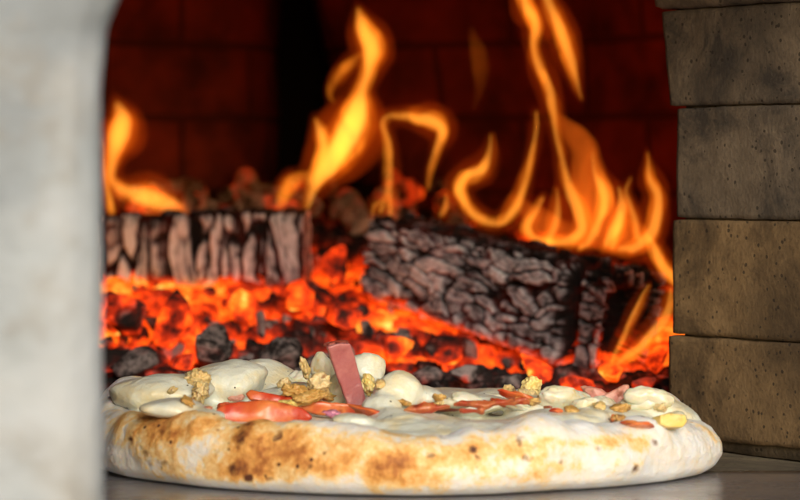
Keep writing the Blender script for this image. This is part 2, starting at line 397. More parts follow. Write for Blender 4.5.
# ------------------------------------------------------------------ pizza
PX, PY, RP = (405 - 400) / 1905, 0.0, .1655
pz = empty('pizza', (PX, PY, 0), 'freshly baked pizza with puffed spotted crust, cheese, ham and tomato', 'pizza')
def zbump(th, c, w): 
    d = (th - c + math.pi) % (2 * math.pi) - math.pi; return np.exp(-(d / w) ** 2)
def make_crust():
    # theta: 0 = towards the viewer, + = to the right
    NT, NS = 1500, 190
    th = np.linspace(-math.pi, math.pi, NT, endpoint=False)
    circ = np.c_[np.cos(th), np.sin(th), th * 0]
    Rt = RP + fbm(circ * 2.1, 3, 3) * .006 - .003 * zbump(th, -.5, .3) + .002 * zbump(th, 1.1, .3)
    H = .0325 + fbm(circ * 3.0 + 5, 4, 3) * .005 + fbm(circ * 9 + 2, 7, 2) * .0035
    H = H - .007 * zbump(th, math.pi, .9) - .0125 * zbump(th, 1.55, .42) + .015 * zbump(th, -2.52, .27) + .006 * zbump(th, -1.9, .35) + .004 * zbump(th, 2.05, .25)
    RW = .034 + fbm(circ * 2.6 + 9, 6, 2) * .006           # width of the rim
    s = np.linspace(0, 1, NS)
    # profile in units: (radial inset from the outer edge / rim width, height / H)
    kp = np.array([[0, 3.2, .0], [.06, 1.0, .0], [.14, .42, .0], [.20, .20, .035], [.26, .06, .16], [.34, .0, .38], [.42, .02, .62], [.50, .13, .84], [.58, .32, .97], [.66, .52, 1.0], [.74, .74, .93], [.82, .95, .80], [.88, 1.15, .72], [.94, 2.0, .66], [1.0, 3.2, .62]])
    def cr(x, xs, ysx):   # smooth interpolation
        y = np.interp(x, xs, ysx); k = np.ones(9) / 9; yp = np.pad(y, 4, mode='edge'); return np.convolve(yp, k, 'valid')
    ins = cr(s, kp[:, 0], kp[:, 1]); hh = cr(s, kp[:, 0], kp[:, 2])
    r = Rt[:, None] - ins[None] * RW[:, None]
    tmax = Rt[:, None] - .004
    r = np.maximum(r, 0.004 + .0 * tmax)
    # bottom centre and top centre shrink to the middle
    z = hh[None] * H[:, None]
    X = np.sin(th)[:, None] * r; Y = -np.cos(th)[:, None] * r; V = np.stack([X, Y, z], -1)
    # surface unevenness
    d = np.gradient(V, axis=1); t = np.gradient(V, axis=0); n = np.cross(d, t); n /= (np.linalg.norm(n, axis=-1, keepdims=True) + 1e-9)
    out = V - np.stack([np.sin(th)[:, None] * (Rt - RW * .45)[:, None] + 0 * r, -np.cos(th)[:, None] * (Rt - RW * .45)[:, None] + 0 * r, .014 + 0 * r], -1)
    n *= np.sign((n * out).sum(-1, keepdims=True) + 1e-9)
    V = V + n * 0
    am = sstep(.18, .36, s)[None] * (1 - sstep(.9, 1, s))[None]
    disp = fbm(V * 30, 11, 2) * .0040 + fbm(V * 80, 12, 2) * .0006 + fbm(V * 300, 14, 2) * .0003
    # vertical folds and cracks in the dough
    fold = fbm(np.stack([np.sin(th)[:, None] * 24 + 0 * r, np.cos(th)[:, None] * 24 + 0 * r, z * 30], -1), 18, 3)
    disp -= np.exp(-(fold / .06) ** 2) * .0001
    V = V + n * (disp * am)[..., None]
    # browning
    tt = np.repeat(th[:, None], NS, 1); hz = z / H[:, None]
    big = fbm(V * 26, 21, 3); mid = fbm(V * 60, 22, 3)
    br = .11 + big * .22 + mid * .12
    def blotch(px, py, wx, wy, a):
        a = a * (.70 + .35 * mid)
        c = math.asin(max(-1, min(1, (px - 405) / (RP * 2060)))); zz = (495 - py) / 2140 ; wt = wx / (RP * 2060) / max(.35, math.cos(c)); wz = wy / 2140
        return a * np.exp(-((tt - c) / wt) ** 2 - ((V[..., 2] - zz) / wz) ** 2) * (s[None] > .2)
    for a in [(118, 405, 22, 10, .55), (122, 432, 30, 22, .62), (160, 440, 26, 26, .50), (190, 430, 22, 16, .45), (236, 440, 18, 22, .75), (215, 462, 18, 12, .35), (262, 455, 24, 20, .5), (232, 476, 30, 12, .5), (300, 440, 34, 20, .50), (325, 462, 30, 14, .35),
              (372, 456, 24, 17, .60), (402, 459, 28, 13, .48), (345, 440, 16, 8, .25), (452, 452, 30, 10, .38), (480, 444, 20, 9, .30), (520, 453, 26, 12, .46), (545, 440, 18, 7, .2), (610, 443, 30, 9, .50), (640, 449, 16, 10, .28), (330, 476, 200, 14, .16), (420, 470, 110, 16, .14), (570, 468, 14, 8, .22), (635, 472, 9, 8, .35), (722, 448, 10, 16, .35), (560, 446, 20, 9, .2)]:
        br = br + blotch(*a)
    right = sstep(-.1, .9, tt) * (np.abs(tt) < 2.2)
    br = br - right * .05 + .05 * (1 - right)
    br = br + zbump(tt, math.pi, 1.3) * .15
    br = br * sstep(.12, .3, s)[None] + .05
    F1, F2, ID = worley(V * 110 + fbm(V * 160, 32, 2)[..., None] * .5, 31)
    F1b, _, IDb = worley(V * 230, 34)
    dens = np.clip((br - .25) * 2.2, 0, 1)
    char = (1 - sstep(.18, .42, F1)) * (ID > .80) * dens + (1 - sstep(.15, .4, F1b)) * (IDb > .80) * 1.0 * np.clip(dens + .15, 0, 1)
    char = char * .8
    for a in [(236, 441, 6, 9, 1.0), (230, 470, 6, 9, 1.0), (214, 455, 5, 5, .7), (121, 449, 5, 5, .7), (141, 462, 5, 5, .8), (430, 451, 5, 4, .9), (472, 446, 5, 5, 1.0), (443, 434, 4, 4, .8), (520, 440, 4, 8, .8), (400, 471, 3, 3, .7), (666, 422, 5, 5, 1.2), (690, 432, 4, 7, 1.2), (634, 474, 6, 5, 1.0), (657, 449, 4, 5, .8), (600, 450, 4, 5, .6), (560, 462, 4, 4, .6), (245, 478, 6, 5, .9), (160, 470, 6, 5, .7)]:
        char = char + blotch(*a)
    V = V.reshape(-1, 3); F = grid_faces(NT, NS, True)
    me = mesh('crust', V, F); attr(me, 'brown', np.clip(br, 0, 1.2)); attr(me, 'char', np.clip(char, 0, 1.2))
    return me
link('crust', make_crust(), DOUGH, pz)

def cheese_z(x, y):
    """top of the cheese in pizza space; x right, y away"""
    r = np.hypot(x, y); th = np.arctan2(x, -y)
    q = np.stack([x, y, x * 0], -1)
    z = .0268 + fbm(q * 30, 51, 3) * .004 + fbm(q * 85, 52, 3) * .0016
    z = z + .0035 * sstep(-.02, .08, y) + .0065 * np.exp(-((x - .02) / .07) ** 2 - ((y + .105) / .04) ** 2)
    for (px, D, w, wy, h) in LUMPS:
        cx = (px - 400) / FPX * D - PX; cy = CAM[1] + D
        z = np.maximum(z, z * .35 + .65 * (.0235 + h * np.exp(-((x - cx) / w) ** 2 - ((y - cy) / wy) ** 2))) if h > 0 else z + h * np.exp(-((x - cx) / w) ** 2 - ((y - cy) / wy) ** 2)
    return z
LUMPS = [(262, 1.585, .030, .028, .036), (215, 1.57, .030, .026, .024), (160, 1.53, .034, .03, .019), (640, 1.50, .026, .022, .017), (668, 1.47, .022, .022, .012), (560, 1.50, .018, .018, .014), (440, 1.53, .03, .02, .012), (330, 1.58, .03, .018, .012), (130, 1.47, .03, .02, .009), (190, 1.40, .02, .018, .010)]
def make_cheese():
    NT, NR = 900, 220
    th = np.linspace(-math.pi, math.pi, NT, endpoint=False); circ = np.c_[np.cos(th), np.sin(th), th * 0]
    Ro = RP - .020 + fbm(circ * 5, 61, 4) * .007 + .004 * zbump(th, 1.35, .5) + .006 * zbump(th, -2.5, .4)
    t = np.linspace(0, 1, NR)
    r = Ro[:, None] * t[None]; x = np.sin(th)[:, None] * r; y = -np.cos(th)[:, None] * r
    z = cheese_z(x, y)
    edge = sstep(.80, 1.0, t)[None]
    Hm = (.029 - .0115 * zbump(th, 1.55, .42))[:, None]
    z = z * (1 - edge) + edge * (Hm * .98 + 0 * z)
    z = z - sstep(.965, 1.0, t)[None] * .004
    V = np.stack([x, y, z], -1).reshape(-1, 3)
    F = grid_faces(NT, NR, True).tolist(); n = len(V); V2 = V.copy(); V2[:, 2] = .014
    i0 = np.arange(NT); Fb = [[n + f[3], n + f[2], n + f[1], n + f[0]] for f in F]; rim = [[i * NR + NR - 1, ((i + 1) % NT) * NR + NR - 1, n + ((i + 1) % NT) * NR + NR - 1, n + i * NR + NR - 1] for i in i0]
    return mesh('cheese', np.vstack([V, V2]), F + Fb + rim)
cheese_parts = [make_cheese()]

def toP(me, c, rot=(0, 0, 0)):
    """put a mesh built round the origin at a real point, in pizza space"""
    Rm = np.array(Euler([R_(a) for a in rot]).to_matrix()); v = coords(me) @ Rm.T + np.asarray(c) - np.array([PX, PY, 0]); setco(me, v); return me
def blob(size, seed, amp=.25, freq=1.6, sub=5, fine=.05):
    me = ico(sub); c = coords(me); n = c.copy()
    d = 1 + fbm(c * freq + seed * 3.1, seed, 3) * amp + fbm(c * freq * 4 + seed, seed + 5, 3) * fine
    setco(me, n * d[:, None] * np.array(size) * .5); return me
def slab(outline, thick, seed=1, bend=0, amp=.0006, cuts=3, rnd=.25):
    """a slice: outline in its own x,z plane, thick along y, rounded and a bit uneven"""
    bm = bmesh.new(); vs = [bm.verts.new((x, -thick / 2, z)) for x, z in outline]; f = bm.faces.new(vs)
    r = bmesh.ops.extrude_face_region(bm, geom=[f]); bmesh.ops.translate(bm, verts=[e for e in r['geom'] if isinstance(e, bmesh.types.BMVert)], vec=(0, thick, 0))
    bmesh.ops.recalc_face_normals(bm, faces=bm.faces); bmesh.ops.bevel(bm, geom=bm.edges[:], offset=thick * rnd, segments=3, profile=.5, affect='EDGES')
    bmesh.ops.triangulate(bm, faces=bm.faces)
    for _ in range(cuts): 
        ed = [e for e in bm.edges if e.calc_length() > .0018]
        if ed: bmesh.ops.subdivide_edges(bm, edges=ed, cuts=1); bmesh.ops.triangulate(bm, faces=[f for f in bm.faces if len(f.verts) > 4])
    me = tomesh(bm); c = coords(me); L = max(1e-6, np.abs(c[:, 2]).max())
    c[:, 1] += bend * (c[:, 2] / L) ** 2
    c += normals(me) * (fbm(c * 140 + seed, seed, 3) * amp)[:, None]
    c[:, 1] += fbm(np.c_[c[:, 0], c[:, 0] * 0, c[:, 2]] * 60 + seed, seed + 3, 2) * .0012
    setco(me, c); return me
def outl(pts, D):
    """photo outline -> outline in metres around its middle + the middle's real position"""
    q = np.array([P(x, y, D) for x, y in pts]); c = q.mean(0); q = q - c
    return [(a[0], a[2]) for a in q][::-1], c

HAM = mat_food('cooked ham', (.40, .125, .13), (.46, .17, .165), None, 150, .35, .3, .4)
HAMR = mat_food('ham rind', (.28, .06, .04), (.40, .10, .07), None, 150, .4, .2, .4)
HAM2 = mat_food('browned ham', (.55, .22, .17), (.62, .36, .27), (.30, .09, .05), 90, .4, .3, .6)
TOM = mat_food('baked tomato', (.52, .05, .015), (.68, .22, .06), (.32, .025, .010), 45, .32, .35, .4)
SAUCE = mat_food('tomato sauce', (.36, .05, .018), (.48, .17, .06), (.16, .03, .012), 130, .3, .2, .8)
CHIK = mat_food('golden chicken', (.62, .44, .17), (.70, .58, .34), (.22, .08, .02), 110, .4, .25, .9)
CHIK2 = mat_food('toasted mushroom', (.48, .26, .06), (.58, .38, .13), (.16, .06, .02), 110, .4, .2, .9)
YEL = mat_food('yellow pepper cube', (.78, .58, .16), (.80, .66, .32), (.62, .30, .07), 90, .35, .3, .4)
ONI = mat_food('baked onion', (.62, .58, .40), (.70, .70, .60), (.62, .46, .18), 90, .25, .5, .4)
PURP = mat_food('red onion', (.55, .16, .30), (.66, .30, .42), None, 90, .3, .3, .4)
HERB = mat_food('dried herb', (.03, .03, .015), (.06, .05, .02), None, 200, .8, 0, .4)

def topping(name, me, mat, label=None):
    o = link(name, me, mat, pz)
    if label: o['label'] = label
    return o
# chicken piece like a little cauliflower, left
for (px, py, sx, sy, sd, D) in [(197, 381, 26, 22, 71, 1.49), (200, 392, 16, 20, 72, 1.475)]:
    k = D / FPX; topping('chicken_piece', toP(blob((sx * k, .016, sy * k), sd, .55, 2.2, 5, .12), P(px, py, D)), CHIK, 'knobbly golden chicken piece on the white cheese')
# tomato slice: a big curved red slice leaning in the cheese
o_, c_ = outl([(222, 424), (206, 430), (208, 420), (220, 408), (240, 402), (262, 401), (285, 405), (304, 411), (312, 420), (300, 428), (262, 432)], 1.42)
topping('tomato_slice', toP(slab(o_, .0035, 81, .003, .0008), c_ + np.array([0, 0, .001]), (-12, 0, 0)), TOM, 'large curved red tomato slice at the front left')
o_, c_ = outl([(246, 396), (250, 392), (276, 396), (300, 401), (330, 405), (362, 407), (372, 412), (350, 418), (318, 416), (285, 408), (250, 402)], 1.46)
topping('tomato_slice', toP(slab(o_, .0035, 82, .002, .0010), c_ + np.array([0, 0, .001]), (-12, 0, 0)), TOM, 'narrow red tomato strip running to the foot of the ham')
for (px, py, sx, sy, sd, D, m_, nm) in [(296, 391, 28, 13, 91, 1.46, CHIK2, 'mushroom_piece'), (308, 397, 34, 13, 92, 1.455, CHIK2, 'mushroom_piece'), (319, 384, 24, 20, 93, 1.47, CHIK, 'chicken_piece'), (305, 368, 9, 20, 94, 1.49, CHIK, 'chicken_piece'), (288, 404, 16, 8, 95, 1.44, YEL, 'pepper_piece'),
                                 (369, 385, 13, 20, 96, 1.49, YEL, 'pepper_piece'), (332, 414, 18, 7, 97, 1.41, PURP, 'red_onion_piece'), (532, 386, 20, 20, 98, 1.5, YEL, 'pepper_piece'), (526, 396, 20, 12, 99, 1.48, CHIK, 'chicken_piece'), (548, 409, 9, 7, 100, 1.44, SAUCE, 'tomato_piece'), (394, 374, 5, 5, 101, 1.475, TOM, 'tomato_piece'),
                                 (440, 403, 12, 6, 102, 1.44, CHIK, 'chicken_piece'), (588, 413, 10, 5, 103, 1.43, CHIK2, 'mushroom_piece')]:
    k = D / FPX
    topping(nm, toP(blob((sx * k, .012, sy * k), sd, .5, 1.8, 5, .07), P(px, py, D), (0, (10 if sd % 2 else -14), 0)), m_)
# onion petals behind the ham
def petal(px, py, D, sx, sz, sd, rot):
    me = blob((sx * D / FPX, .010, sz * D / FPX), sd, .18, 1.3, 5, .03); topping('onion_petal', toP(me, P(px, py, D), rot), ONI)
petal(324, 378, 1.505, 26, 50, 111, (0, -8, 0)); petal(338, 392, 1.50, 22, 40, 112, (0, 14, 0)); petal(570, 402, 1.49, 46, 26, 113, (0, 8, 0)); petal(603, 408, 1.47, 30, 24, 114, (0, 12, 0))
# ham strip standing up
o_, c_ = outl([(324, 345), (336, 342), (348, 342), (353, 355), (358, 372), (364, 392), (368, 410), (358, 413), (349, 411), (342, 392), (334, 370)], 1.475)
hs = topping('ham_strip', toP(slab(o_, .0042, 121, -.003, .0004, 4), c_, (4, 0, 14)), HAM, 'pink ham strip standing upright')
o_, c_ = outl([(323.4, 346), (324, 343.6), (336, 340.8), (348, 340.6), (348.6, 343.2), (336, 343.5)], 1.4745)
rd = link('rind', toP(slab(o_, .0052, 122, 0, .0004, 2), c_, (4, 0, 14)), HAMR, hs)
# ham wedge on the right
o_, c_ = outl([(588, 406), (598, 398), (612, 391), (623, 386), (630, 386), (629, 393), (622, 402), (614, 412), (603, 415), (594, 412)], 1.475)
topping('ham_strip', toP(slab(o_, .007, 124, -.002, .0009, 4), c_, (-20, 0, 0)), HAM2, 'browned ham wedge pointing up to the right')
o_, c_ = outl([(612, 414), (634, 421), (652, 428), (652, 432), (634, 429), (610, 421)], 1.415)
topping('tomato_slice', toP(slab(o_, .005, 125, 0, .0006, 3), c_, (-15, 0, 0)), TOM, 'thin red tomato edge by the yellow cube')
# cube of yellow pepper
o_, c_ = outl([(654, 419), (666, 416.5), (683, 417), (685, 424), (680, 430), (662, 431), (654, 428)], 1.405)
topping('pepper_piece', toP(slab(o_, .009, 126, 0, .0003, 3, .09), c_ + np.array([0, 0, .001]), (-14, 6, 24)), YEL, 'squarish yellow pepper cube on the right')
# big shiny cheese blobs
def cblob(px, py, D, sx, sz, dep, sd, amp=.3, rot=(0, 0, 0)):
    cheese_parts.append(toP(blob((sx * D / FPX, dep, sz * D / FPX), sd, amp, 1.2, 5, .03), P(px, py, D), rot))
cblob(398, 395, 1.45, 52, 44, .03, 131, .35, (0, 10, 0)); cblob(383, 408, 1.435, 40, 26, .024, 132, .3); cblob(425, 398, 1.46, 50, 24, .03, 133, .3, (0, 14, 0)); cblob(206, 416, 1.40, 40, 15, .022, 134, .4); cblob(176, 408, 1.41, 74, 20, .03, 135, .4)
cblob(368, 368, 1.53, 46, 34, .02, 136, .35, (0, 20, 0)); cblob(352, 419, 1.39, 46, 12, .02, 137, .2); cblob(455, 402, 1.44, 40, 14, .02, 138, .3); cblob(650, 406, 1.475, 44, 34, .03, 139, .25); cblob(624, 416, 1.46, 30, 34, .024, 140, .3, (0, 20, 0)); cblob(590, 416, 1.42, 40, 16, .022, 141, .2)
cblob(500, 397, 1.53, 70, 16, .03, 142, .25)
cblob(160, 392, 1.50, 110, 34, .05, 143, .2, (0, -4, 0)); cblob(225, 385, 1.54, 90, 46, .05, 144, .2, (0, -10, 0)); cblob(662, 415, 1.47, 84, 40, .05, 145, .22, (0, 20, 0)); cblob(545, 408, 1.47, 90, 26, .04, 146, .2); cblob(610, 420, 1.44, 90, 30, .04, 147, .2, (0, 6, 0))
cblob(396, 414, 1.415, 50, 10, .03, 153, .2); cblob(560, 420, 1.42, 90, 20, .05, 152, .2)
cblob(300, 398, 1.51, 80, 30, .04, 148, .2); cblob(460, 404, 1.48, 100, 22, .05, 149, .2)
bm = bmesh.new()
for m_ in cheese_parts: bm.from_mesh(m_)
bmesh.ops.remove_doubles(bm, verts=bm.verts[:], dist=1e-6); bmesh.ops.recalc_face_normals(bm, faces=bm.faces)
tmp = bpy.data.objects.new('tmp', tomesh(bm)); C.objects.link(tmp)
md = tmp.modifiers.new('r', 'REMESH'); md.mode = 'VOXEL'; md.voxel_size = .0011
sm = tmp.modifiers.new('s', 'SMOOTH'); sm.iterations = 30; sm.factor = .8
dg = bpy.context.evaluated_depsgraph_get(); dg.update(); chm = bpy.data.meshes.new_from_object(tmp.evaluated_get(dg)); bpy.data.objects.remove(tmp)
cc = coords(chm); nn_ = normals(chm); cc += nn_ * (fbm(cc * 130, 150, 3) * .0006 + fbm(cc * 420, 151, 2) * .00018)[:, None]; setco(chm, cc)
link('cheese', chm, CHEESE, pz)
from mathutils.bvhtree import BVHTree
_b = [BVHTree.FromPolygons([tuple(v.co) for v in o_.vertices], [tuple(p_.vertices) for p_ in o_.polygons]) for o_ in (chm, bpy.data.objects['crust'].data)]
def surf(px, py):
    """where the line of sight meets the top of the pizza"""
    o0 = Vector(CAM - np.array([PX, PY, 0])); d = Vector(P(px, py, 1.0) - CAM).normalized(); best = None
    for b_ in _b:
        h = b_.ray_cast(o0, d, 3)
        if h[0] is not None and (best is None or h[3] < best[3]): best = h
    return best
def scatter(nm, mt, items, depth=.008, amp=.5, freq=1.8, fine=.07, lift=.25):
    for (px, py, sx, sz, sd) in items:
        h = surf(px, py)
        if h is None: continue
        kk = h[3] / FPX; me = blob((sx * kk, depth, sz * kk), sd, amp, freq, 4, fine); rr = np.random.default_rng(sd)
        Rm = np.array(Euler((rr.uniform(-.5, .5), rr.uniform(-.5, .5), rr.uniform(-.6, .6))).to_matrix()); setco(me, coords(me) @ Rm.T + np.array(h[0]) + np.array([0, 0, sz * kk * lift])); link(nm, me, mt, pz)
scatter('chicken_piece', CHIK, [(284, 386, 14, 10, 702), (342, 402, 12, 8, 703), (318, 372, 10, 10, 705), (508, 392, 14, 9, 706), (600, 408, 12, 8, 707), (632, 402, 14, 12, 708), (380, 386, 10, 9, 709), (660, 410, 12, 9, 713), (172, 392, 10, 6, 715)])
scatter('mushroom_piece', CHIK2, [(306, 402, 16, 7, 721), (276, 405, 12, 6, 722), (534, 404, 16, 7, 723), (440, 400, 14, 6, 724), (572, 411, 14, 6, 725), (620, 420, 12, 7, 726), (188, 402, 14, 5, 728)], .010)
scatter('pepper_piece', YEL, [(314, 406, 12, 6, 731), (330, 396, 9, 7, 732), (520, 402, 10, 7, 733)], .008, .3)
scatter('tomato_piece', TOM, [(226, 408, 18, 7, 741), (346, 410, 18, 7, 742), (424, 408, 20, 5, 743), (500, 404, 18, 6, 744), (556, 412, 10, 5, 745), (630, 424, 16, 5, 746), (290, 396, 14, 6, 747)], .009, .4)
scatter('tomato_slice', TOM, [(300, 406, 60, 9, 771), (372, 414, 44, 7, 772), (520, 400, 40, 7, 773), (440, 408, 44, 6, 774), (640, 426, 30, 6, 775)], .014, .45, 1.6, .06, .12)
scatter('mushroom_piece', CHIK2, [(290, 398, 24, 10, 781), (548, 396, 22, 8, 782), (326, 398, 20, 9, 783), (620, 410, 20, 9, 784), (404, 404, 16, 6, 785)], .012, .55, 2.0, .10, .2)
scatter('onion_petal', ONI, [(562, 402, 50, 26, 768), (648, 402, 44, 28, 769), (556, 402, 34, 16, 761), (585, 406, 30, 14, 762), (640, 404, 40, 20, 763), (468, 400, 34, 8, 764), (300, 380, 24, 16, 765), (520, 408, 30, 8, 766), (676, 420, 26, 12, 767)], .010, .35, 1.3, .04, .12)
scatter('ham_piece', HAM2, [(600, 402, 38, 16, 755), (578, 406, 18, 8, 756), (236, 399, 20, 7, 757), (596, 398, 16, 10, 751), (612, 402, 14, 8, 752), (478, 404, 14, 6, 753), (356, 402, 12, 7, 754)], .007, .4)

# sauce patches
for (pts, D) in [([(402, 411), (412, 407), (430, 405.5), (446, 404), (452, 408), (436, 411), (412, 415)], 1.412),
                 ([(452, 404), (462, 400), (478, 401), (492, 398), (506, 400), (522, 397), (530, 402), (514, 406), (498, 404), (486, 409), (468, 406)], 1.42),
                 ([(458, 409), (470, 407), (484, 409), (480, 412), (464, 412)], 1.39), ([(166, 409), (190, 408), (212, 408), (214, 411), (190, 412), (168, 411)], 1.405)]:
    o_, c_ = outl(pts, D); topping('sauce_patch', toP(slab(o_, .0035, int(pts[0][0]), 0, .0018, 3), c_, (-50, 0, 0)), SAUCE)
# herb flecks, lying on the cheese
for k in range(34):
    a = rng.uniform(-math.pi, math.pi); r = .13 * math.sqrt(rng.uniform(.05, 1)); x = r * math.sin(a); y = abs(r * math.cos(a)) * rng.choice([1, 1, -.3])
    z = float(cheese_z(np.array([x]), np.array([y]))[0])
    me = blob((rng.uniform(.0008, .0022), .0008, .0007), 200 + k, .5, 2, 2, .1); v = coords(me)
    Rm = np.array(Euler((0, rng.uniform(-.5, .5), rng.uniform(0, 3))).to_matrix()); setco(me, v @ Rm.T + np.array([x, y, z + .0004])); link('herb_fleck', me, HERB, pz)

# ------------------------------------------------------------------ fire bed
def bed_z(x, y):
    D = y - CAM[1]
    z = np.interp(D, [1.60, 1.70, 1.78, 1.86, 1.95, 2.05, 2.20, 2.40, 2.55, 2.75], [-.03, -.008, .010, .020, .036, .053, .080, .100, .120, .128])
    z = z - .022 * sstep(-.04, .12, x) * sstep(1.76, 1.98, D)
    return z
def heat_at(x, y, z):
    """how hot the bed is: hottest under and between the logs"""
    D = y - CAM[1]
    h = np.interp(D, [1.60, 1.78, 1.84, 1.92, 2.00, 2.12, 2.22, 2.35, 2.7], [.02, .04, .16, .44, .60, .60, .26, .06, .0])
    h = h + .10 * sstep(.06, .16, x) * sstep(2.1, 1.85, D) - .0 * z
    return h + fbm(np.stack([x * 13, y * 13, x * 0 + 4.0], -1), 90, 2) * .30
def make_bed():
    nx, ny = 460, 620; x = np.linspace(-.50, .42, nx); y = np.linspace(.10, 1.22, ny); X, Y = np.meshgrid(x, y, indexing='ij')
    Z = bed_z(X, Y); q = np.stack([X, Y, Z], -1)
    F1, F2, ID = worley(q * 30 + fbm(q * 60, 71, 3)[..., None] * .55, 70); G1, G2, IG = worley(q * 85 + fbm(q * 150, 72, 2)[..., None] * .5, 75)
    hgt = (ID - .45) * .016 + (1 - F1) * .006 - np.exp(-((F2 - F1) / .07) ** 2) * .008
    hgt += (IG - .5) * .0045 + (1 - G1) * .001 + fbm(q * 150, 78, 3) * .0012
    far = sstep(.02, .2, Y)
    Z = Z + hgt * (.4 + .6 * far)
    ht = heat_at(X, Y, Z) + (.5 - ID) * .45 + (.5 - IG) * .22 - .10 * sstep(.2, 1, 1 - F1)
    ht += np.exp(-((F2 - F1) / .10) ** 2) * .18
    V = np.stack([X, Y, Z], -1).reshape(-1, 3); me = mesh('ember_bed', V, grid_faces(nx, ny)); attr(me, 'hotness', ht); return me
bed = link('ember_bed', make_bed(), EMBER); tag(bed, 'heap of glowing orange embers and ash covering the oven floor', 'embers', kind='stuff')

def rock(seed, sub=4, amp=.22, planes=16):
    """an angular lump: a sphere cut by random planes, with a rough surface"""
    r = np.random.default_rng(seed); me = ico(sub); c = coords(me)
    for _ in range(planes):
        n = r.normal(size=3); n /= np.linalg.norm(n); d = r.uniform(.38, .66); k = c @ n - d; c = c - np.where(k > 0, k * .92, 0)[:, None] * n
    c *= (1 + fbm(c * 1.7 + seed, seed, 3) * amp * .5 + fbm(c * 6 + seed, seed + 3, 3) * .10)[:, None]
    setco(me, c); return me
rocks = [rock(s) for s in range(300, 310)]
def chunk(name, px, py, D, size, base, mat, hot, label, cat, group=None, rot=None, seed=None, topcool=.5, pos=None):
    seed = int(rng.integers(1e6)) if seed is None else seed
    rr = np.random.default_rng(seed); me = rocks[seed % 10].copy(); c = coords(me) * np.array(size) * .5
    Rm = np.array(Euler(rot if rot is not None else rr.uniform(-3, 3, 3)).to_matrix()); c = c @ Rm.T; setco(me, c)
    nn = c[:, 2] / max(1e-6, np.abs(c[:, 2]).max())
    ht = hot * .9 - topcool * .6 * sstep(-.7, .6, nn) + fbm(c * 90 + seed, 5, 3) * .45
    attr(me, 'hotness', ht)
    o = link(name, me, mat); o.location = P(px, py, D) if pos is None else pos; tag(o, label, cat, group); return o
# hand placed coals in front of the logs
k = lambda px, D: px / FPX * D
big = [
 (128, 316, 1.88, (70, 50, 74), .34, EMBER, 'red hot block of charcoal under the left end of the left log', .12),
 (176, 314, 1.90, (64, 50, 78), .46, EMBER, 'broad dull red ember leaning in the middle of the fire bed', .12),
 (129, 366, 1.80, (64, 50, 44), .08, COAL, 'grey ash covered coal at the far left beside the jamb', .4),
 (214, 350, 1.82, (86, 60, 58), .10, COAL, 'dark grey coal behind the chicken topped part of the pizza', .4),
 (184, 362, 1.79, (34, 30, 26), .50, EMBER, 'small dull red coal between two grey coals', .2),
 (283, 352, 1.81, (76, 56, 44), .06, COAL, 'pale ashy coal just left of the standing ham strip', .35),
 (262, 322, 1.90, (13, 14, 44), .08, COAL, 'thin black upright stick of charcoal before the left log', .2),
 (240, 302, 1.97, (36, 34, 44), .82, EMBER, 'bright orange ember under the middle of the left log', .1),
 (300, 300, 1.98, (52, 44, 40), .78, EMBER, 'bright orange ember under the right end of the left log', .1),
 (336, 268, 2.07, (46, 44, 50), .66, EMBER, 'glowing ember in the gap between the two logs', .15),
 (345, 318, 1.92, (54, 44, 42), .70, EMBER, 'glowing ember under the far end of the right log', .2),
 (395, 345, 1.86, (52, 40, 34), .72, EMBER, 'orange ember behind the big cheese blob', .2),
 (420, 378, 1.77, (48, 38, 24), .28, COAL, 'dull grey red coal right behind the white cheese blob', .3),
 (468, 374, 1.78, (52, 38, 28), .32, COAL, 'dark red coal behind the sauce covered middle of the pizza', .3),
 (510, 382, 1.77, (40, 30, 22), .20, COAL, 'small grey coal behind the yellow pepper piece', .3),
 (450, 355, 1.84, (50, 40, 26), .74, EMBER, 'orange ember under the middle of the right log', .2),
 (540, 368, 1.80, (52, 40, 24), .80, EMBER, 'yellow hot ember under the near end of the right log', .15),
 (575, 384, 1.77, (46, 34, 24), .48, EMBER, 'dull red coal behind the onion petal', .3),
 (655, 362, 1.80, (34, 30, 40), .66, EMBER, 'red ember against the right brick jamb', .2),
 (642, 388, 1.76, (38, 30, 26), .45, COAL, 'grey and red coal behind the browned ham wedge', .3),
 (612, 372, 1.78, (40, 34, 30), .75, EMBER, 'bright ember at the foot of the split end of the right log', .2),
]
for i, (px, py, D, sz, hot, mt, lab, tc) in enumerate(big):
    chunk('charcoal_chunk', px, py, D, tuple(k(s_, D) for s_ in sz), None, mt, hot, lab, 'ember' if mt is EMBER else 'coal', rot=(0, 0, 0) if 'stick' in lab else rng.uniform(-.5, .5, 3), seed=500 + i, topcool=tc)
# smaller embers scattered over the bed
for i in range(190):
    D = rng.uniform(1.76, 2.16); px = rng.uniform(104, 668); x = (px - 400) / FPX * D; y = CAM[1] + D; z = float(bed_z(np.array(x), np.array(y))) + .006
    if 470 < px < 625 and D < 1.86: D = 1.75 + .02 * (i % 3); y = CAM[1] + D; z = float(bed_z(np.array(x), np.array(y))) + .002
    s_ = rng.uniform(.007, .018); hh = float(heat_at(np.array(x), np.array(y), z)) + rng.uniform(-.45, .0)
    chunk('ember', 0, 0, 1, (s_ * rng.uniform(.8, 1.5), s_, s_ * rng.uniform(.6, 1)), None, EMBER if hh > .45 else COAL, hh, 'small glowing ember lying loose in the bed in front of and around the logs', 'ember', 'small loose embers round the logs', pos=(x, y, z), topcool=.25, seed=2000 + i)
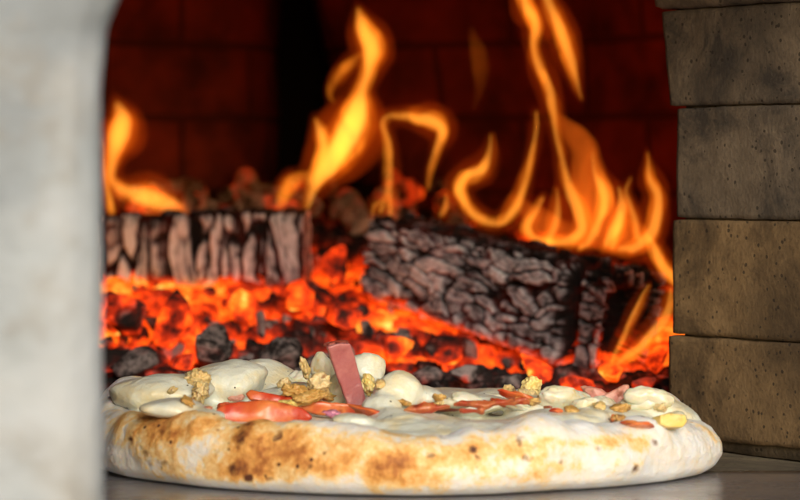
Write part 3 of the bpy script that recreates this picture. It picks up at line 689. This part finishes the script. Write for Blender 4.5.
# blurred coals heaped behind the logs
for i in range(80):
    D = rng.uniform(2.28, 2.56); px = rng.uniform(104, 470); x = (px - 400) / FPX * D; y = CAM[1] + D; z = float(bed_z(np.array(x), np.array(y))) + rng.uniform(.006, .026)
    s_ = rng.uniform(.022, .040); hh = rng.choice([.0, .05, .1, .25, .4])
    chunk('coal', 0, 0, 1, (s_ * rng.uniform(.8, 1.4), s_, s_ * rng.uniform(.7, 1)), None, COALB, hh, 'dull coal in the heap behind the logs against the back wall', 'coal', 'coals heaped behind the logs', pos=(x, y, z), topcool=.15, seed=4000 + i)

# ------------------------------------------------------------------ logs
def make_log(p0, p1, h0, h1, d0, d1, cell, seed, vertical, name):
    """split log from p0 to p1 (centres of the ends), boxy section, blocky charred surface"""
    p0, p1 = np.array(p0), np.array(p1); L = np.linalg.norm(p1 - p0); ax = (p1 - p0) / L
    side = np.cross(ax, [0, 0, 1]); side /= np.linalg.norm(side); up = np.cross(side, ax)
    nl, na = int(L / .0009), 280
    u = np.linspace(0, 1, nl); a = np.linspace(0, 2 * math.pi, na, endpoint=False)
    e = .24 if name == 'right' else .30
    fa = np.linspace(0, 2 * math.pi, 40001); fx = np.sign(np.cos(fa)) * np.abs(np.cos(fa)) ** e; fz = np.sign(np.sin(fa)) * np.abs(np.sin(fa)) ** e
    al = np.r_[0, np.cumsum(np.hypot(np.diff(fx), np.diff(fz)))]; at_ = np.linspace(0, al[-1], na, endpoint=False)
    sx = np.interp(at_, al, fx); sz = np.interp(at_, al, fz)
    sz = sz * (1 - .10 * (sx + 1) / 2)
    H = (h0 + (h1 - h0) * u) / 2; Dp = (d0 + (d1 - d0) * u) / 2
    X = u[:, None] * L + 0 * a; Y = Dp[:, None] * sx[None]; Z = H[:, None] * sz[None]
    q = np.stack([X, Y, Z], -1); wob = fbm(q * 14, seed, 3)
    nrm = np.stack([0 * X, 0 * Y + (np.sign(sx) * np.abs(sx) ** 5)[None], 0 * Z + (np.sign(sz) * np.abs(sz) ** 5)[None]], -1); nrm /= np.linalg.norm(nrm, axis=-1, keepdims=True)
    qq = q + np.stack([fbm(q * 35, seed + 1, 3), fbm(q * 35, seed + 2, 3), fbm(q * 35, seed + 3, 3)], -1) * (.011 if name == 'right' else .004)
    F1, F2, ID = worley(qq * np.array(cell), seed + 5, 1.0); ed = F2 - F1
    G1, G2, IG = worley(qq * np.array(cell) * 2.3, seed + 9, .9); eg = G2 - G1
    crack = np.exp(-(ed / .085) ** 2); fine = np.exp(-(eg / .10) ** 2)
    wide = fbm(q * 20, seed + 15, 2)
    crack = crack * (.65 + .6 * sstep(-.2, .3, wide))
    disp = wob * .003 - crack * .008 - fine * .0012 + (ID - .5) * .0035 + fbm(q * 160, seed + 20, 3) * .0005
    ash = .82 + (ID - .5) * .45 - crack * .95 - fine * .35 + fbm(q * 50, seed + 22, 3) * .3
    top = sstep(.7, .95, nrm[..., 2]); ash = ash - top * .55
    if name == 'right':      # the deep black split near its near end and the burnt-out end
        xs = X - (L - .030) + .004 * fbm(np.stack([Z * 60, X * 0, Y * 0], -1), 3, 2) + Z * .05
        split = np.exp(-(xs / .0062) ** 4); disp -= split * .020; ash -= split * 1.5
    q = q + nrm * disp[..., None]
    # scorched red glow from below
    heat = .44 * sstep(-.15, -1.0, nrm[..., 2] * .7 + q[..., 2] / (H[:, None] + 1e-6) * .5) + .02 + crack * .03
    W = p0 + q[..., 0:1] * ax + q[..., 1:2] * side + q[..., 2:3] * up
    V = W.reshape(-1, 3); F = grid_faces(nl, na).tolist(); F += [[i * na + na - 1, (i + 1) * na + na - 1, (i + 1) * na, i * na] for i in range(nl - 1)]
    # end caps, hollowed for the burnt near end
    A = ash.reshape(-1).tolist(); Hh = heat.reshape(-1).tolist(); V = V.tolist()
    nr = 40
    for endi, sgn, hollow in ((0, -1, .002), (nl - 1, 1, .030 if name == 'right' else .003)):
        ring = W[endi]; cen = ring.mean(0); prev = [endi * na + j for j in range(na)]
        for r_ in range(1, nr + 1):
            t = 1 - r_ / nr; base = len(V)
            w = cen + (ring - cen) * max(t, .004)
            dpt = hollow * (sstep(0, .45, 1 - t)) if hollow > .01 else hollow * (1 - t)
            w = w - ax * sgn * dpt
            nn = fbm(w * 70, seed + 40, 3); w = w + ax * (nn * .003 * min(1, 4 * (1 - t)))[:, None]
            V += w.tolist(); A += ((.15 if hollow > .01 else .5) * np.ones(na) + nn * .3 + (.5 * sstep(.8, 1, t))).tolist()
            hz = (w - cen) @ up / (h1 / 2); sy_ = (w - cen) @ side / (d1 / 2)
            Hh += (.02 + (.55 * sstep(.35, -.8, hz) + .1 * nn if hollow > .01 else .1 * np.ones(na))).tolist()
            cur = [base + j for j in range(na)]
            for j in range(na):
                j2 = (j + 1) % na; f = [prev[j], prev[j2], cur[j2], cur[j]]; F.append(f if sgn > 0 else f[::-1])
            prev = cur
    me = mesh('firewood_log', V, F); attr(me, 'ash', A); attr(me, 'hotness', Hh)
    bm = bmesh.new(); bm.from_mesh(me); bmesh.ops.recalc_face_normals(bm, faces=bm.faces); bm.to_mesh(me); bm.free()
    c = p0; local(me, c); o = link('firewood_log', me, LOGM); o.location = c; return o
hR0 = k(88, 2.03); hR1 = k(122, 1.86); dR = .050
R0 = P(362, 257, 2.03) + np.array([.018, .022, 0]); R1 = P(601, 330, 1.86) + np.array([.020, .020, 0])
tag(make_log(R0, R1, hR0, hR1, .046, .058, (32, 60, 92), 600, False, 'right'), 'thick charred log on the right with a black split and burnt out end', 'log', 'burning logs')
hL = k(80, 2.12)
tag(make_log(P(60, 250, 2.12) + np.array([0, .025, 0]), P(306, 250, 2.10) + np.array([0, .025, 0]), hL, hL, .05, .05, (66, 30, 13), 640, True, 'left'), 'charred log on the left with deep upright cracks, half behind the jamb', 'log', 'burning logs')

# ------------------------------------------------------------------ flames (glowing gas: real volumes)
def flame(strands, D, mat, label, seed=1, wob=.004, flat=.8, vox=.0011, mantle=True):
    o = flame_body('flame', strands, D, mat, seed, wob, flat, vox, 1.02, 0); tag(o, label, 'flame', 'flames over the burning logs')
    if mantle:
        for nm, mt, gr, ad, vx in (('mantle', FMAN, 1.3, .6, 1.3), ('wisp', FOUT, 2.0, 2.6, 1.7), ('core', FCORE, .72, -.4, .8)):
            m2 = flame_body(nm, strands, D, mt, seed + len(nm), wob, flat, vox * vx, gr, ad); local(m2.data, np.array(o.location) - np.array(m2.location)); m2.location = (0, 0, 0); m2.parent = o
    return o
def flame_body(name, strands, D, mat, seed, wob, flat, vox, grow, add):
    bm = bmesh.new()
    for st in strands:
        pts = [P(x, y, D + (s_[3] if len(s_) > 3 else 0)) for s_ in st for x, y in [s_[:2]]]; rad = [k(max(.9, s_[2] * grow + add), D) for s_ in st]
        pts = np.array(pts); rad = np.array(rad)
        # catmull-rom resampling
        n = len(pts); pp = np.vstack([2 * pts[0] - pts[1], pts, 2 * pts[-1] - pts[-2]]); rr = np.r_[rad[0], rad, rad[-1]]
        Q, Rr = [], []
        for i in range(n - 1):
            for t in np.linspace(0, 1, 12, endpoint=False):
                a, b, c, d = pp[i:i + 4]; Q.append(.5 * (2 * b + (c - a) * t + (2 * a - 5 * b + 4 * c - d) * t * t + (3 * b - a - 3 * c + d) * t ** 3))
                a, b, c, d = rr[i:i + 4]; Rr.append(max(.0004, .5 * (2 * b + (c - a) * t + (2 * a - 5 * b + 4 * c - d) * t * t + (3 * b - a - 3 * c + d) * t ** 3)))
        Q.append(pts[-1]); Rr.append(rad[-1]); Q = np.array(Q); Rr = np.array(Rr)
        T = np.gradient(Q, axis=0); T /= np.linalg.norm(T, axis=1, keepdims=True) + 1e-9
        Q = Q + np.c_[fbm(Q * 30, 7, 2), fbm(Q * 30, 8, 2) * 2, Q[:, 0] * 0] * wob * .5
        ns = 16; rings = []
        for q_, t_, r_ in zip(Q, T, Rr):
            dep = np.array([0, 1.0, 0]); lat = np.cross(t_, dep); lat /= np.linalg.norm(lat) + 1e-9
            rings.append([bm.verts.new(q_ + lat * r_ * math.cos(a) + dep * max(.0016, r_ * flat) * math.sin(a)) for a in np.linspace(0, 2 * math.pi, ns, endpoint=False)])
        for A_, B_ in zip(rings[:-1], rings[1:]):
            for j in range(ns): bm.faces.new((A_[j], A_[(j + 1) % ns], B_[(j + 1) % ns], B_[j]))
        for rg, s_ in ((rings[0], -1), (rings[-1], 1)):
            cen = np.mean([v.co for v in rg], axis=0); i_ = 0 if s_ < 0 else -1
            tip = bm.verts.new(cen + T[i_] * s_ * Rr[i_] * 1.6)
            for j in range(ns): bm.faces.new((rg[j], rg[(j + 1) % ns], tip))
    bmesh.ops.recalc_face_normals(bm, faces=bm.faces)
    me = tomesh(bm); o = bpy.data.objects.new('tmp', me); C.objects.link(o)
    md = o.modifiers.new('r', 'REMESH'); md.mode = 'VOXEL'; md.voxel_size = vox
    sm = o.modifiers.new('s', 'SMOOTH'); sm.iterations = 5; sm.factor = .6
    dg = bpy.context.evaluated_depsgraph_get(); dg.update(); me2 = bpy.data.meshes.new_from_object(o.evaluated_get(dg)); bpy.data.objects.remove(o)
    me2.name = name
    bmi = bmesh.new(); bmi.from_mesh(me2); bmi.verts.ensure_lookup_table(); seen = set(); isl = []
    for v0 in bmi.verts:
        if v0.index in seen: continue
        st_ = [v0]; seen.add(v0.index); cur = []
        while st_:
            v_ = st_.pop(); cur.append(v_)
            for e_ in v_.link_edges:
                w_ = e_.other_vert(v_)
                if w_.index not in seen: seen.add(w_.index); st_.append(w_)
        isl.append(cur)
    isl.sort(key=len)
    bmesh.ops.delete(bmi, geom=[v_ for i_ in isl[:-1] for v_ in i_], context='VERTS'); bmi.to_mesh(me2); bmi.free()
    c = coords(me2); wp = c * np.array([75, 75, 32]) + seed; c[:, 0] += fbm(wp, seed, 3) * .0034; c[:, 2] += fbm(wp, seed + 3, 2) * .003; setco(me2, c); low = c[c[:, 2].argmin()].copy(); local(me2, low)
    o = link(name, me2, mat); o.location = low; return o
FMAN = mat_flame('flame mantle', 17, (1, .16, .006), True); FOUT = mat_flame('thin outer flame', 4.5, (1, .09, .003), False); FCORE = mat_flame('yellow flame core', 62, (1, .42, .05), False)
FM = mat_flame('flame gas', 40, (1, .25, .014)); FH = mat_flame('hot flame gas', 46, (1, .30, .02)); FD = mat_flame('thin flame gas', 8, (1, .20, .01)); FS = mat_flame('soft orange flame gas', 22, (1, .22, .012))
flame([[(118, 106, 5), (122, 120, 11), (118, 138, 13), (112, 158, 8), (110, 176, 6), (122, 190, 7), (146, 196, 12), (166, 203, 10), (182, 209, 5)]], 2.34, FS, 'soft blurred orange flame behind the left log beside the jamb', 3)
flame([[(101, 140, 2), (102, 165, 3), (104, 185, 4), (109, 204, 5), (112, 212, 4)]], 2.13, FH, 'thin yellow flame lick rising along the left jamb', 4)
flame([[(359, 8, 3), (366, 28, 9), (372, 48, 11), (369, 68, 8), (362, 88, 7), (359, 106, 13), (352, 128, 18), (340, 150, 17), (326, 168, 13), (314, 186, 7), (306, 207, 4)],
       [(357, 55, 3), (348, 64, 5), (338, 76, 5), (332, 94, 3), (334, 102, 2)],
       [(314, 120, 3), (320, 132, 7), (325, 148, 7), (322, 166, 8), (310, 180, 5)],
       [(304, 176, 4), (292, 184, 7), (284, 194, 7), (280, 203, 5)]], 2.14, FH, 'tall twisting flame in the gap between the two logs', 5)
flame([[(391, 214, 4), (390, 190, 4), (388, 165, 4), (386, 142, 4), (381, 124, 4), (388, 116, 4), (402, 116, 5), (418, 117, 7), (434, 121, 9), (443, 130, 7), (438, 148, 4), (432, 170, 3), (429, 188, 2)],
       [(381, 211, 3), (386, 190, 3), (388, 170, 2)]], 2.09, FH, 'arched flame bending over like a hook on the far end of the right log', 6)
flame([[(492, 132, 1.5), (491, 152, 4), (482, 170, 7), (464, 178, 7), (458, 190, 7), (466, 206, 6), (480, 218, 6), (497, 222, 5), (512, 210, 6), (521, 192, 5), (530, 165, 4), (536, 140, 3), (538, 112, 2)],
      ], 2.03, FH, 'u shaped flame curling up from the middle of the right log', 7)
flame([[(541, 198, 3), (534, 212, 5), (527, 226, 6), (536, 238, 5), (554, 242, 5)]], 2.01, FH, 'small hooked flame lick beside the foot of the tallest flame', 27)
flame([[(518, -20, 6), (526, 4, 8), (537, 24, 8), (534, 46, 5), (541, 70, 6), (551, 92, 6), (557, 118, 5), (561, 146, 4), (563, 170, 5), (571, 192, 7), (580, 212, 8), (582, 230, 8), (570, 240, 7), (550, 243, 5)]], 1.99, FM, 'tallest flame swirling out of the top of the picture', 8)
flame([[(594, 150, 2), (596, 168, 4), (603, 188, 8), (603, 206, 8), (596, 222, 7), (590, 240, 6), (580, 248, 4)]], 1.95, FH, 'short bright yellow flame on the near end of the right log', 9)
flame([[(546, -24, 6), (549, 0, 6), (558, 22, 8), (566, 46, 8), (574, 74, 5), (581, 98, 2)]], 2.0, FM, 'broad orange lick of flame right of the tallest flame at the top edge', 28)
flame([[(646, 152, 2), (650, 176, 6), (658, 196, 7), (655, 218, 8), (648, 236, 8), (632, 248, 7), (616, 252, 5)]], 1.93, FS, 'curved orange flame beside the right brick jamb', 10)
flame([[(622, 190, 3), (624, 210, 8), (616, 230, 9), (606, 244, 6)]], 1.94, FS, 'stubby orange flame left of the curved flame by the brick jamb', 29)
flame([[(648, 236, 4), (656, 254, 7), (664, 268, 7), (674, 280, 6), (680, 290, 3)]], 1.86, FH, 'bright flame curling round the top corner of the burnt log end', 11)
flame([[(670, 288, 3), (668, 305, 6), (660, 325, 7), (646, 343, 7), (630, 356, 6), (616, 364, 4)]], 1.815, FM, 'yellow flame licking up along the right side of the burnt log end', 12)
flame([[(650, 286, 2), (638, 306, 4), (628, 326, 4), (620, 346, 4), (614, 360, 3)]], 1.815, FM, 'thin slanting flame in front of the dark hollow of the burnt log end', 30)
flame([[(473, 26, 2), (479, 48, 6), (482, 70, 7), (478, 92, 4), (474, 108, 2)]], 2.15, FD, 'faint detached wisp of flame high above the arched flame', 13, mantle=False)
flame([[(560, 120, 8), (585, 150, 14), (590, 190, 22), (600, 225, 24), (640, 240, 16)], [(520, 205, 8), (545, 225, 14), (580, 238, 12)]], 2.06, mat_flame('thin glowing gas', 17, (1, .16, .01)), 'thin glowing sheet of fire behind the flames of the right log', 14, vox=.002, mantle=False)
for pts_, D_, lb_ in [([(372, 213, 3), (376, 204, 4), (384, 198, 2)], 2.07, 'tiny orange flame at the far left corner of the right log'), ([(444, 213, 4), (448, 203, 4), (446, 192, 2)], 2.07, 'tiny upright flame on top of the right log left of the u shaped flame'),
                     ([(548, 248, 5), (556, 226, 6), (560, 205, 4), (558, 188, 2)], 1.97, 'low flame tongue inside the curve of the tallest flame'), ([(640, 240, 5), (634, 215, 5), (628, 192, 3), (632, 176, 1.5)], 1.97, 'low ragged flame tongue just behind the curved flame by the jamb'), ([(612, 248, 5), (618, 228, 5), (622, 210, 3)], 1.97, 'shortest flame tongue right of the bright yellow flame')]:
    flame([pts_], D_, FS, lb_, int(pts_[0][0]) % 50)
# ------------------------------------------------------------------ light
w = bpy.data.worlds.new('World'); S.world = w; w.use_nodes = True; nt = w.node_tree; bg = nt.nodes['Background']
sk = nt.nodes.new('ShaderNodeTexSky'); sk.sky_type = 'NISHITA'; sk.sun_disc = False
EL, AZ = R_(21), R_(168)     # the sun stands low behind the viewer, a little to the right
sk.sun_elevation = EL; sk.sun_rotation = AZ; sk.air_density = 1.6; sk.dust_density = 3
nt.links.new(sk.outputs[0], bg.inputs[0]); bg.inputs[1].default_value = .13
sd = bpy.data.lights.new('sun', 'SUN'); so = bpy.data.objects.new('sun', sd); C.objects.link(so)
sd.energy = 1.25; sd.angle = R_(24); sd.color = (.97, .985, 1)
dirv = Vector((math.sin(AZ) * math.cos(EL), math.cos(AZ) * math.cos(EL), math.sin(EL)))
so.rotation_euler = dirv.to_track_quat('Z', 'Y').to_euler(); so.location = (-.5, -2, 2)

S.render.engine = 'CYCLES'
S.cycles.max_bounces = 5; S.cycles.volume_bounces = 0; S.cycles.volume_step_rate = 2.5; S.cycles.volume_max_steps = 128
S.view_settings.view_transform = 'Standard'; S.view_settings.look = 'None'; S.view_settings.exposure = 0.45; S.view_settings.gamma = 1
S.cycles.use_adaptive_sampling = True
S.render.resolution_x = 1024; S.render.resolution_y = 640
